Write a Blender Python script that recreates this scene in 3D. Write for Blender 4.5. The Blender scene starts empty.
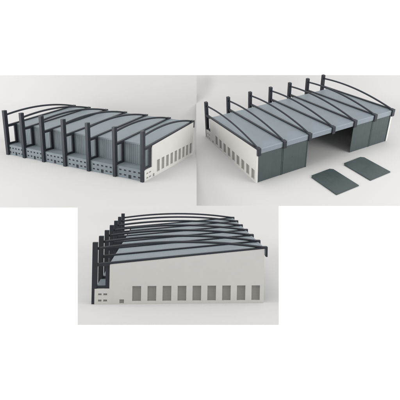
import bpy, bmesh, math, random
from mathutils import Matrix, Vector, Quaternion

random.seed(7)
scene = bpy.context.scene
COL = scene.collection

# ------------------------------------------------------------------ materials
def mat(name, color, rough=0.5, var=0.06, scale=1.5, bump=0.0, bump_scale=60.0, spec=0.4, speckle=0.0):
    m = bpy.data.materials.new(name); m.use_nodes = True
    nt = m.node_tree; N = nt.nodes; L = nt.links
    b = N['Principled BSDF']
    b.inputs['Roughness'].default_value = rough
    b.inputs['Specular IOR Level'].default_value = spec
    tc = N.new('ShaderNodeTexCoord')
    no = N.new('ShaderNodeTexNoise'); no.inputs['Scale'].default_value = scale
    no.inputs['Detail'].default_value = 6; no.inputs['Roughness'].default_value = 0.65
    L.new(tc.outputs['Object'], no.inputs['Vector'])
    ramp = N.new('ShaderNodeValToRGB')
    c = color
    ramp.color_ramp.elements[0].position = 0.3; ramp.color_ramp.elements[1].position = 0.7
    ramp.color_ramp.elements[0].color = (c[0]*(1-var), c[1]*(1-var), c[2]*(1-var), 1)
    ramp.color_ramp.elements[1].color = (c[0]*(1+var), c[1]*(1+var), c[2]*(1+var), 1)
    L.new(no.outputs['Fac'], ramp.inputs['Fac'])
    L.new(ramp.outputs['Color'], b.inputs['Base Color'])
    rr = N.new('ShaderNodeMapRange')
    rr.inputs['To Min'].default_value = max(0.05, rough-0.07); rr.inputs['To Max'].default_value = min(1, rough+0.07)
    L.new(no.outputs['Fac'], rr.inputs['Value']); L.new(rr.outputs['Result'], b.inputs['Roughness'])
    if bump > 0:
        n2 = N.new('ShaderNodeTexNoise'); n2.inputs['Scale'].default_value = bump_scale; n2.inputs['Detail'].default_value = 3
        L.new(tc.outputs['Object'], n2.inputs['Vector'])
        bp = N.new('ShaderNodeBump'); bp.inputs['Strength'].default_value = bump; bp.inputs['Distance'].default_value = 0.02
        L.new(n2.outputs['Fac'], bp.inputs['Height']); L.new(bp.outputs['Normal'], b.inputs['Normal'])
    return m

def mesh_mat(name, c_dark, c_light):
    """etched mesh / frosted glazing: a fine woven grid"""
    m = mat(name, c_light, 0.45, 0.05, 2.0)
    nt = m.node_tree; N = nt.nodes; L = nt.links; b = N['Principled BSDF']
    src = b.inputs['Base Color'].links[0].from_socket
    tc = N.new('ShaderNodeTexCoord')
    fac = None
    for d, s in (('Y', 6.5), ('Z', 5.5)):
        w = N.new('ShaderNodeTexWave'); w.bands_direction = d; w.inputs['Scale'].default_value = s
        L.new(tc.outputs['Object'], w.inputs['Vector'])
        if fac is None: fac = w.outputs['Fac']
        else:
            mm = N.new('ShaderNodeMath'); mm.operation = 'MULTIPLY'
            L.new(fac, mm.inputs[0]); L.new(w.outputs['Fac'], mm.inputs[1]); fac = mm.outputs[0]
    mx = N.new('ShaderNodeMix'); mx.data_type = 'RGBA'
    mx.inputs['A'].default_value = (*c_dark, 1)
    L.new(fac, mx.inputs['Factor']); L.new(src, mx.inputs['B']); L.new(mx.outputs['Result'], b.inputs['Base Color'])
    return m

M = dict(
    paper=mat('grey_paper', (0.445, 0.441, 0.437), 0.9, 0.012, 0.08, 0.12, 14.0, 0.1),
    white=mat('white_wall_paint', (0.92, 0.92, 0.92), 0.9, 0.0, 1.0, 0, 1, 0.0),
    cream=mat('cream_plastic', (0.515, 0.503, 0.478), 0.55, 0.02, 0.9, 0.10, 22.0, 0.3),
    dark=mat('charcoal_plastic', (0.016, 0.019, 0.026), 0.45, 0.15, 1.2, 0.08, 26.0, 0.35),
    roof=mat('blue_grey_roof', (0.165, 0.193, 0.212), 0.45, 0.05, 0.5, 0.06, 24.0, 0.4),
    wall=mat('slate_grey_cladding', (0.140, 0.165, 0.180), 0.5, 0.06, 0.8, 0.06, 20.0, 0.35),
    door=mat('dark_teal_door', (0.042, 0.056, 0.058), 0.30, 0.10, 0.7, 0.06, 22.0, 0.5),
    pane=mesh_mat('mesh_glazing', (0.19, 0.18, 0.165), (0.36, 0.345, 0.32)),
    glass=mat('dark_window', (0.016, 0.020, 0.024), 0.3, 0.1, 2.0, 0, 1, 0.5),
)

def boarding(m, scale, strength):
    nt = m.node_tree; N = nt.nodes; L = nt.links; b = N['Principled BSDF']
    tc = N.new('ShaderNodeTexCoord'); w = N.new('ShaderNodeTexWave'); w.bands_direction = 'X'
    w.inputs['Scale'].default_value = scale; w.inputs['Distortion'].default_value = 0.0
    L.new(tc.outputs['Object'], w.inputs['Vector'])
    bp = N.new('ShaderNodeBump'); bp.inputs['Strength'].default_value = strength; bp.inputs['Distance'].default_value = 0.03
    old = b.inputs['Normal'].links[0].from_socket if b.inputs['Normal'].links else None
    L.new(w.outputs['Fac'], bp.inputs['Height'])
    if old: L.new(old, bp.inputs['Normal'])
    L.new(bp.outputs['Normal'], b.inputs['Normal'])
boarding(M['door'], 0.55, 0.12)

# ------------------------------------------------------------------ mesh helpers
def box(bm, x0, x1, y0, y1, z0, z1, bev=0.0):
    vs = [bm.verts.new(p) for p in ((x0,y0,z0),(x1,y0,z0),(x1,y1,z0),(x0,y1,z0),(x0,y0,z1),(x1,y0,z1),(x1,y1,z1),(x0,y1,z1))]
    fs = [bm.faces.new([vs[i] for i in f]) for f in ((0,3,2,1),(4,5,6,7),(0,1,5,4),(1,2,6,5),(2,3,7,6),(3,0,4,7))]
    if bev > 0:
        es = list({e for f in fs for e in f.edges})
        bmesh.ops.bevel(bm, geom=es, offset=bev, segments=2, profile=0.6, affect='EDGES')

def prism_yz(bm, x0, x1, pts, bev=0.0):
    """polygon in the YZ plane pushed from x0 to x1"""
    a = [bm.verts.new((x0, y, z)) for y, z in pts]; b = [bm.verts.new((x1, y, z)) for y, z in pts]
    fs = [bm.faces.new(list(reversed(a))), bm.faces.new(b)]
    n = len(pts)
    for i in range(n):
        j = (i+1) % n
        fs.append(bm.faces.new((a[i], a[j], b[j], b[i])))
    if bev > 0:
        es = list({e for f in fs for e in f.edges})
        bmesh.ops.bevel(bm, geom=es, offset=bev, segments=2, profile=0.6, affect='EDGES')

def holed_wall(bm, us, vs, inside, top, place, thick):
    """wall face built cell by cell (holes left out), then pushed to its thickness.
    us: u cuts, vs: v cuts, inside(u,v) -> hole?, top(u0,u1) -> (v_left, v_right), place(u,v) -> point, thick: offset vector"""
    cache = {}
    def V(u, v):
        k = (round(u, 4), round(v, 4))
        if k not in cache: cache[k] = bm.verts.new(place(u, v))
        return cache[k]
    faces = []
    for u0, u1 in zip(us, us[1:]):
        t0, t1 = top(u0, u1)
        cuts = [v for v in vs if v < min(t0, t1) - 1e-4]
        for a, b in zip(cuts, cuts[1:]):
            if not inside((u0+u1)/2, (a+b)/2):
                faces.append(bm.faces.new((V(u0,a), V(u1,a), V(u1,b), V(u0,b))))
        a = cuts[-1]
        faces.append(bm.faces.new((V(u0,a), V(u1,a), V(u1,t1), V(u0,t0))))
    r = bmesh.ops.extrude_face_region(bm, geom=faces, use_keep_orig=True)
    for g in r['geom']:
        if isinstance(g, bmesh.types.BMVert): g.co += Vector(thick)
    bmesh.ops.recalc_face_normals(bm, faces=bm.faces[:])

def obj(name, bm, m, parent=None, smooth=False):
    me = bpy.data.meshes.new(name); bmesh.ops.recalc_face_normals(bm, faces=bm.faces[:])
    bm.to_mesh(me); bm.free(); me.materials.append(m)
    if smooth:
        for p in me.polygons: p.use_smooth = True
    o = bpy.data.objects.new(name, me); COL.objects.link(o)
    if parent: o.parent = parent
    return o

def copy(o, parent, loc):
    c = o.copy(); COL.objects.link(c); c.parent = parent; c.location = loc
    return c

# ------------------------------------------------------------------ the hangar
def hangar(name, label, dims, matrix, front=False, doors=(), side=True, rise=0.65, pwf=.46, lift=0.0, group='model hangars'):
    b, hp, hb, hg, ya, ha, D, gx = dims
    W = 6*b; q = hg/4.1
    X = [b*(i-gx*i*(6-i)) for i in range(7)]
    t = 0.28*q
    root = bpy.data.objects.new(name, None); COL.objects.link(root)
    root.empty_display_size = 1; root.matrix_world = matrix
    root['label'] = label; root['category'] = 'model building'; root['group'] = group
    slope = (hb-hg)/(D-ya)
    zr = lambda y: hg + (y-ya)*slope
    # --- gable walls with the low annex end in one piece
    k = D/16.8
    wins = []
    for i in range(9):
        y0 = (3.65 + 1.487*i)*k; wins.append((y0, y0+0.86*k, (0.27+lift)*q, (1.82+lift)*q))
    vent = (2.42*k, 2.86*k, 0.07*q, 0.47*q)
    small = [(ya*u0, ya*u1, z0*ha, z1*ha) for u0, u1 in ((.25,.48),(.60,.86)) for z0, z1 in ((.17,.30),(.58,.70))]
    for x_out, sgn in ((W, -1), (0, 1)):
        holes = wins + [vent] + small if (sgn < 0 and side) else []
        us = sorted({0, ya, D} | {v for h in holes for v in h[:2]})
        vs = sorted({0, ha-0.002} | {v for h in holes for v in h[2:]})
        bm = bmesh.new()
        holed_wall(bm, us, vs,
                   lambda u, v: any(h[0] < u < h[1] and h[2] < v < h[3] for h in holes),
                   lambda u0, u1: (ha, ha) if u1 <= ya+1e-6 else (zr(u0), zr(u1)),
                   lambda u, v: (x_out, u, v), (sgn*t, 0, 0))
        g = obj('gable_wall', bm, M['cream'], root)
        if holes:
            def pane(nm, h, m, depth):
                w = h[1]-h[0]; z = h[3]-h[2]
                p = bmesh.new(); box(p, -0.05, 0, -w/2-.02, w/2+.02, -z/2-.02, z/2+.02)
                o = obj(nm, p, m, g); o.location = (W-depth, (h[0]+h[1])/2, (h[2]+h[3])/2); return o
            w0 = pane('window', wins[0], M['pane'], 0.15)
            for h in wins[1:]: copy(w0, g, (W-0.15, (h[0]+h[1])/2, (h[2]+h[3])/2))
            pane('vent', vent, M['pane'], 0.08)
            s0 = pane('small_window', small[0], M['pane'], 0.08)
            for h in small[1:]: pane('small_window', h, M['pane'], 0.08)
    # --- corrugated front wall, set back behind the annex
    bm = bmesh.new()
    pitch = b/13; n = int((W-2*t)/pitch)
    xs = []
    for i in range(n+1):
        x = t + (W-2*t)*i/n
        xs.append(x)
    prof = []
    for i in range(n):
        a, c = xs[i], xs[i+1]; d = c-a
        prof += [(a, ya), (a+.55*d, ya), (a+.68*d, ya+.03*q), (a+.87*d, ya+.03*q)]
    prof.append((xs[-1], ya))
    z1 = zr(ya)-0.02
    lo = [bm.verts.new((x, y, 0)) for x, y in prof]; hi = [bm.verts.new((x, y, z1)) for x, y in prof]
    for i in range(len(prof)-1): bm.faces.new((lo[i], lo[i+1], hi[i+1], hi[i]))
    yb = ya+.25*q
    l2 = [bm.verts.new((x, yb, 0)) for x in (xs[0], xs[-1])]; h2 = [bm.verts.new((x, yb, z1)) for x in (xs[0], xs[-1])]
    bm.faces.new((l2[1], l2[0], h2[0], h2[1])); bm.faces.new(hi+[h2[1], h2[0]]); bm.faces.new(list(reversed(lo))+[l2[0], l2[1]])
    bm.faces.new((l2[0], lo[0], hi[0], h2[0])); bm.faces.new((lo[-1], l2[1], h2[1], hi[-1]))
    obj('front_wall', bm, M['wall'], root)
    # --- annex: low front block with two rows of windows
    rows = []
    if front:
        for i in range(6):
            for j in range(5):
                bb = X[i+1]-X[i]; xc = X[i] + bb*(0.5+(j-2)*0.163); w = .078*bb
                rows.append(('window', (xc-w/2, xc+w/2, .63*ha, .77*ha)))
                if j == 2: rows.append(('entrance_door', (xc-w*.62, xc+w*.62, .04*ha, .36*ha)))
                else: rows.append(('window', (xc-w/2, xc+w/2, .21*ha, .35*ha)))
    holes = [r[1] for r in rows]
    us = sorted({t, W-t} | {v for h in holes for v in h[:2]}); vs = sorted({0} | {v for h in holes for v in h[2:]})
    bm = bmesh.new()
    holed_wall(bm, us, vs, lambda u, v: any(h[0] < u < h[1] and h[2] < v < h[3] for h in holes),
               lambda a, c: (ha-.004, ha-.004), lambda u, v: (u, 0.01, v), (0, 0.16*q, 0))
    box(bm, t, W-t, 0.16*q+0.012, ya-.003, ha-.12*q, ha-.008)
    an = obj('annex', bm, M['wall'], root)
    proto = {}
    for nm, h in rows:
        loc = ((h[0]+h[1])/2, 0.07, (h[2]+h[3])/2)
        if nm in proto: copy(proto[nm], an, loc)
        else:
            p = bmesh.new(); w = h[1]-h[0]+.03; z = h[3]-h[2]+.03
            box(p, -w/2, w/2, 0, .05, -z/2, z/2)
            if nm == 'entrance_door': box(p, w*.22, w*.32, -.03, 0.0, -z*.05, z*.05)
            proto[nm] = obj(nm, p, M['glass'], an); proto[nm].location = loc
    # --- roof
    bm = bmesh.new()
    prism_yz(bm, t+.004, W-t-.004, [(ya-.03, zr(ya-.03)-.2*q), (D-.12*q, zr(D-.12*q)-.2*q), (D-.12*q, zr(D)-.02), (ya-.03, zr(ya-.03))])
    rf = obj('roof', bm, M['roof'], root)
    bm = bmesh.new()
    prism_yz(bm, .02, W-.02, [(D-.12*q+.003, hb-.68*q), (D+.14*q, hb-.70*q), (D+.16*q, hb-.04), (D+.08*q, hb+.03), (D-.12*q+.003, hb+.01)], .03)
    obj('fascia', bm, M['roof'], rf)
    # --- seven frames: post, roof beam, tie frame, arch, eave cap
    pw = pwf*q; za = hp-.29*(hp-zr(0))
    def post():
        bm = bmesh.new(); box(bm, -pw/2, pw/2, -.30*q, .22*q, 0, hp, .035); return obj('post', bm, M['dark'], root)
    def beam():
        bm = bmesh.new(); y0 = .1; y1 = D+.15*q
        bw = .15*q; up = .15*q
        prism_yz(bm, -bw, bw, [(y0, zr(y0)-.14*q), (y0, zr(y0)+up), (y1, zr(y1)+up), (y1, zr(y1)-.02), (ya+.02, zr(ya)-.02*q), (ya-.03, zr(ya)-.24*q)], .03)
        return obj('roof_beam', bm, M['dark'], root)
    def tie():
        bm = bmesh.new(); w = .10*q
        box(bm, -w, w, ya-.42*q, ya-.012, ha-.01, zr(ya)-.05*q, .02)
        box(bm, -w*.9, w*.9, .1, ya-.40*q, ha+.02*q, ha+.26*q, .02)
        return obj('tie_frame', bm, M['dark'], root)
    def arch():
        bm = bmesh.new(); n = 40; r = .115*q
        y0, y1 = .12, D+.12*q; z0, z1 = za, zr(D)+.06*q
        rings = []
        for i in range(n+1):
            s = i/n; y = y0+(y1-y0)*s; z = z0+(z1-z0)*s + rise*q*4*s*(1-s)
            dz = (z1-z0)+rise*q*4*(1-2*s); a = math.atan2(dz, y1-y0)
            ring = []
            for j in range(8):
                th = 2*math.pi*(j+.5)/8
                px = math.cos(th)*r; pn = math.sin(th)*r*1.15
                ring.append(bm.verts.new((px, y-pn*math.sin(a), z+pn*math.cos(a))))
            rings.append(ring)
        for A, B in zip(rings, rings[1:]):
            for j in range(8): bm.faces.new((A[j], A[(j+1)%8], B[(j+1)%8], B[j]))
        bm.faces.new(rings[0][::-1]); bm.faces.new(rings[-1])
        return obj('arch', bm, M['dark'], root, True)
    def cap():
        bm = bmesh.new(); w = .25*q
        prism_yz(bm, -w, w, [(D-.45*q, zr(D)+.05*q), (D+.165*q, hb-.86*q), (D+.36*q, hb-.86*q), (D+.36*q, hb+.36*q), (D-.2*q, hb+.36*q), (D-.45*q, hb+.24*q)][0:1] +
                 [(D+.165*q, hb+.04), (D+.165*q, hb-.86*q), (D+.34*q, hb-.86*q), (D+.34*q, hb+.20*q), (D-.25*q, hb+.20*q)], .03)
        return obj('eave_cap', bm, M['dark'], root)
    for fn in (post, beam, tie, arch, cap):
        o = fn()
        for i in range(7):
            x = min(max(X[i], pw/2+.02), W-pw/2-.02)
            if fn is beam: x = min(max(X[i], .15*q-.02), W-.15*q+.02)
            if i == 0: o.location = (x, 0, 0)
            else: copy(o, root, (x, 0, 0))
    # --- sliding doors in the back
    hd = hb-.72*q
    for i in doors:
        bm = bmesh.new(); x0 = X[i]+.05; x1 = X[i+1]-.05
        if i == 0: x0 = t+.01
        if i == 5: x1 = W-t-.01
        box(bm, x0, x1, -.10*q, 0, 0.03, hd, .02)
        box(bm, x0, x0+.14*q, 0.001, .05*q, 0.03, hd, .015)
        obj('door', bm, M['door'], root).location = (0, D-.02, 0)
    return root

# ------------------------------------------------------------------ placement (camera at the origin of CAM space: x right, y down, z forward)
F, PPX, PPY = 392.65683, 203.0, 160.0
CAM_Z = 40.0
A = Matrix.Translation((0,0,CAM_Z)) @ Matrix.Rotation(math.radians(0.3625), 4, 'X') @ Matrix(((1,0,0,0),(0,0,1,0),(0,-1,0,0),(0,0,0,1)))
def pose(R, t, s=1.0):
    m = Matrix([list(R[i])+[t[i]*s] for i in range(3)]+[[0,0,0,1]])
    return A @ m @ Matrix.Scale(s, 4)
R1 = ((0.915355, 0.400274, 0.04365), (0.154797, -0.249757, -0.955855), (-0.371703, 0.881704, -0.290577)); T1 = (-30.459415, -0.925313, 61.31403)
R2 = ((-0.904215, 0.423946, -0.051622), (0.258501, 0.447074, -0.85633), (-0.339958, -0.787651, -0.513842)); T2 = (23.672181, -10.62402, 78.597048)
R3 = ((0.076447, 0.996904, 0.018371), (-0.004904, 0.018801, -0.999811), (-0.997062, 0.076342, 0.006326)); T3 = (-13.437695, 15.524614, 65.766142)
dims1 = (4.13359, 6.91481, 5.59226, 4.60545, 1.90203, 1.56973, 14.93, 0.02299)
dims2 = (4.24707, 6.67578, 5.59451, 4.48792, 1.72792, 1.60614, 16.55, 0.01331)
dims3 = (3.9856, 6.58423, 5.95524, 4.32113, 1.55323, 1.64251, 18.35074, -0.00977)
S2 = 1.0
S3 = 0.5
m1, m2, m3 = pose(R1,T1), pose(R2,T2,S2), pose(R3,T3,S3)
hangar('model_hangar', 'model hangar seen from the front, its posts rising from a low annex with small windows', dims1, m1, front=True, doors=(0,1,2,3,4,5), pwf=.40, lift=.14)
hangar('model_hangar', 'model hangar with an open back, dark teal doors either side of the wide opening', dims2, m2, doors=(0,1,4,5), pwf=.46)
hangar('model_hangar', 'model hangar seen side on, its cream gable wall with nine grey windows', dims3, m3, doors=(0,1,2,3,4,5), pwf=.36)

# ------------------------------------------------------------------ grey paper backdrops
CP = A.translation; inv = A.inverted(); DBG = False
def ray(px, py):
    d = A.to_3x3() @ Vector(((px-PPX)/F, (py-PPY)/F, 1.0)); return d
def hit(px, py, p0, n):
    d = ray(px, py); s = (p0-CP).dot(n)/d.dot(n); return CP + d*s
def backdrop(label, m, dims, xl, xr, yt, yb, s, depth, lean=math.radians(35)):
    n = (m.to_3x3() @ Vector((0,0,1))).normalized(); p0 = m.translation - n*0.004
    W = 6*dims[0]; D = dims[6]
    cs = [m @ Vector((x, y, 0)) for x in (0, W) for y in (0, D)]
    fwd = ray((xl+xr)/2, (yt+yb)/2); fwd = (fwd - n*fwd.dot(n)).normalized()
    far = max((c-CP).dot(fwd) for c in cs) + depth
    sides = []
    for px in (xl, xr):
        B = hit(px, yb, p0, n)
        dB = ray(px, yb); 
        # far point along this side's line on the floor
        Q = hit(px, yb-8, p0, n); ln = (Q-B).normalized()
        Fp = B + ln*((far-(B-CP).dot(fwd))/ln.dot(fwd))
        # the paper's back slopes away rather than standing upright
        T = hit(px, yt, Fp, (fwd*math.cos(lean) - n*math.sin(lean)).normalized())
        sides.append((B, Fp, T))
    rad = 6.0*s
    curves = []
    for B, Fp, T in sides:
        a = Fp-(Fp-B).normalized()*rad; c = Fp+(T-Fp).normalized()*min(rad, (T-Fp).length*.7)
        pts = [B.lerp(a, i/12) for i in range(13)]
        for i in range(1, 17):
            u = i/16; pts.append(a*(1-u)**2 + Fp*2*u*(1-u) + c*u*u)
        pts += [c.lerp(T, i/6) for i in range(1, 7)]
        curves.append(pts)
    if DBG: print('SEAM', label[-25:], [(round((inv@p).y/(inv@p).z*F+PPY), round((inv@p).z,1)) for p in curves[1 if 'front' in label else 0]][::2])
    bm = bmesh.new(); grids = []
    rows = list(zip(*curves))
    for off in (0.0, -0.01):
        g = []
        for k, (L_, R_) in enumerate(rows):
            a_ = rows[max(k-1, 0)][0]; c_ = rows[min(k+1, len(rows)-1)][0]
            nn = (R_-L_).cross(c_-a_).normalized()
            g.append([bm.verts.new(L_.lerp(R_, j/10) + nn*off) for j in range(11)])
        for r0, r1 in zip(g, g[1:]):
            for j in range(10): bm.faces.new((r0[j], r0[j+1], r1[j+1], r1[j]) if off == 0 else (r0[j], r1[j], r1[j+1], r0[j+1])).smooth = True
        grids.append(g)
    def rim(a, b_):          # own vertices, so the edge stays crisp
        va = [bm.verts.new(v.co) for v in a]; vb = [bm.verts.new(v.co) for v in b_]
        for k in range(len(va)-1): bm.faces.new((va[k], vb[k], vb[k+1], va[k+1]))
    t_, u_ = grids
    rim(t_[0], u_[0]); rim(t_[-1], u_[-1]); rim([r[0] for r in t_], [r[0] for r in u_]); rim([r[-1] for r in t_], [r[-1] for r in u_])
    me = bpy.data.meshes.new('backdrop'); bm.to_mesh(me); bm.free(); me.materials.append(M['paper'])
    o = bpy.data.objects.new('backdrop', me); COL.objects.link(o)
    o['kind'] = 'structure'; o['label'] = label
    return o
backdrop('pale grey curved paper backdrop under the hangar seen from its front', m1, dims1, -30, 196.6, 75.0, 207.6, 0.6, 0.8, math.radians(28))
backdrop('pale grey curved paper backdrop under the hangar with the open back', m2, dims2, 196.2, 425, 75.0, 206.0, S2, 4*S2)
backdrop('pale grey curved paper backdrop under the side on hangar', m3, tuple(d*1 for d in dims3), 77.6, 278.8, 205.7, 324.6, S3, 3)

# white studio wall far behind
bm = bmesh.new()
for p in ((-400,200,-260),(400,200,-260),(400,200,330),(-400,200,330)): bm.verts.new(p)
bm.verts.ensure_lookup_table(); bm.faces.new(bm.verts[:])
w = obj('studio_wall', bm, M['white']); w['kind'] = 'structure'; w['label'] = 'plain white studio wall behind everything'

# ------------------------------------------------------------------ two doors lying in front of the open hangar
def lying_door(label, x, y, ang, w, l):
    bm = bmesh.new(); c = .40
    pts = [(-w/2, l/2), (w/2, l/2), (w/2, -l/2+.30), (w/2-.30, -l/2+.30), (w/2-.30, -l/2), (-w/2+c, -l/2), (-w/2, -l/2+c)]
    lo = [bm.verts.new((a, b_, 0)) for a, b_ in pts]; hi = [bm.verts.new((a, b_, .17)) for a, b_ in pts]
    bm.faces.new(lo[::-1]); bm.faces.new(hi)
    for i in range(len(pts)): bm.faces.new((lo[i], lo[(i+1)%len(pts)], hi[(i+1)%len(pts)], hi[i]))
    bmesh.ops.bevel(bm, geom=bm.edges[:], offset=.02, segments=2, affect='EDGES')
    o = obj('hangar_door', bm, M['door'])
    o.matrix_world = m2 @ Matrix.Translation((x, y, 0.004)) @ Matrix.Rotation(math.radians(ang), 4, 'Z')
    o['kind'] = 'thing'; o['label'] = label; o['category'] = 'door'; o['group'] = 'loose hangar doors lying on the backdrop'
lying_door('loose dark teal door lying flat, the nearer one left of the other, on grey paper', 15.58, 21.61, 2.5, 4.15, 5.36)
lying_door('loose dark teal door lying flat on grey paper, the one further right and back', 9.20, 21.26, 3, 4.1, 5.3)

# ------------------------------------------------------------------ light
wd = bpy.data.worlds.new('World'); scene.world = wd; wd.use_nodes = True
bg = wd.node_tree.nodes['Background']; bg.inputs[0].default_value = (1, 1, 1, 1); bg.inputs[1].default_value = 0.76
def area(name, loc, target, size, power, color=(1,1,1)):
    l = bpy.data.lights.new(name, 'AREA'); l.shape = 'RECTANGLE'; l.size, l.size_y = size; l.energy = power; l.color = color
    o = bpy.data.objects.new(name, l); COL.objects.link(o); o.location = loc
    o.rotation_euler = (Vector(target)-Vector(loc)).to_track_quat('-Z', 'Y').to_euler()
    return o
area('overhead_softbox', (0, 5, 160), (0, 55, 35), (150, 90), 104000, (1, .995, .985))
area('left_softbox', (-66, 19, 48), (8, 60, 42), (40, 50), 46000)
area('right_softbox', (64, 20, 42), (-8, 60, 41), (40, 50), 44000)
area('left_wall_fill', (-150, 120, 40), (-20, 200, 40), (60, 120), 140000)  # added unseen lamp, brightens the white wall from the left
area('right_wall_fill', (150, 120, 40), (20, 200, 40), (60, 120), 140000)  # its added counterpart on the right, also just to whiten the wall

# ------------------------------------------------------------------ camera and view
cd = bpy.data.cameras.new('camera'); cam = bpy.data.objects.new('camera', cd); COL.objects.link(cam)
cd.sensor_width = 36; cd.sensor_fit = 'HORIZONTAL'; cd.lens = F/400*36
cd.shift_x = (200-PPX)/400; cd.shift_y = (PPY-200)/400
cd.clip_start = 0.5; cd.clip_end = 2000
cam.matrix_world = A @ Matrix.Rotation(math.pi, 4, 'X')
scene.camera = cam
vs = scene.view_settings; vs.view_transform = 'Standard'; vs.look = 'None'; vs.exposure = 0.06; vs.gamma = 1; vs.use_curve_mapping = False
scene.cycles.max_bounces = 8
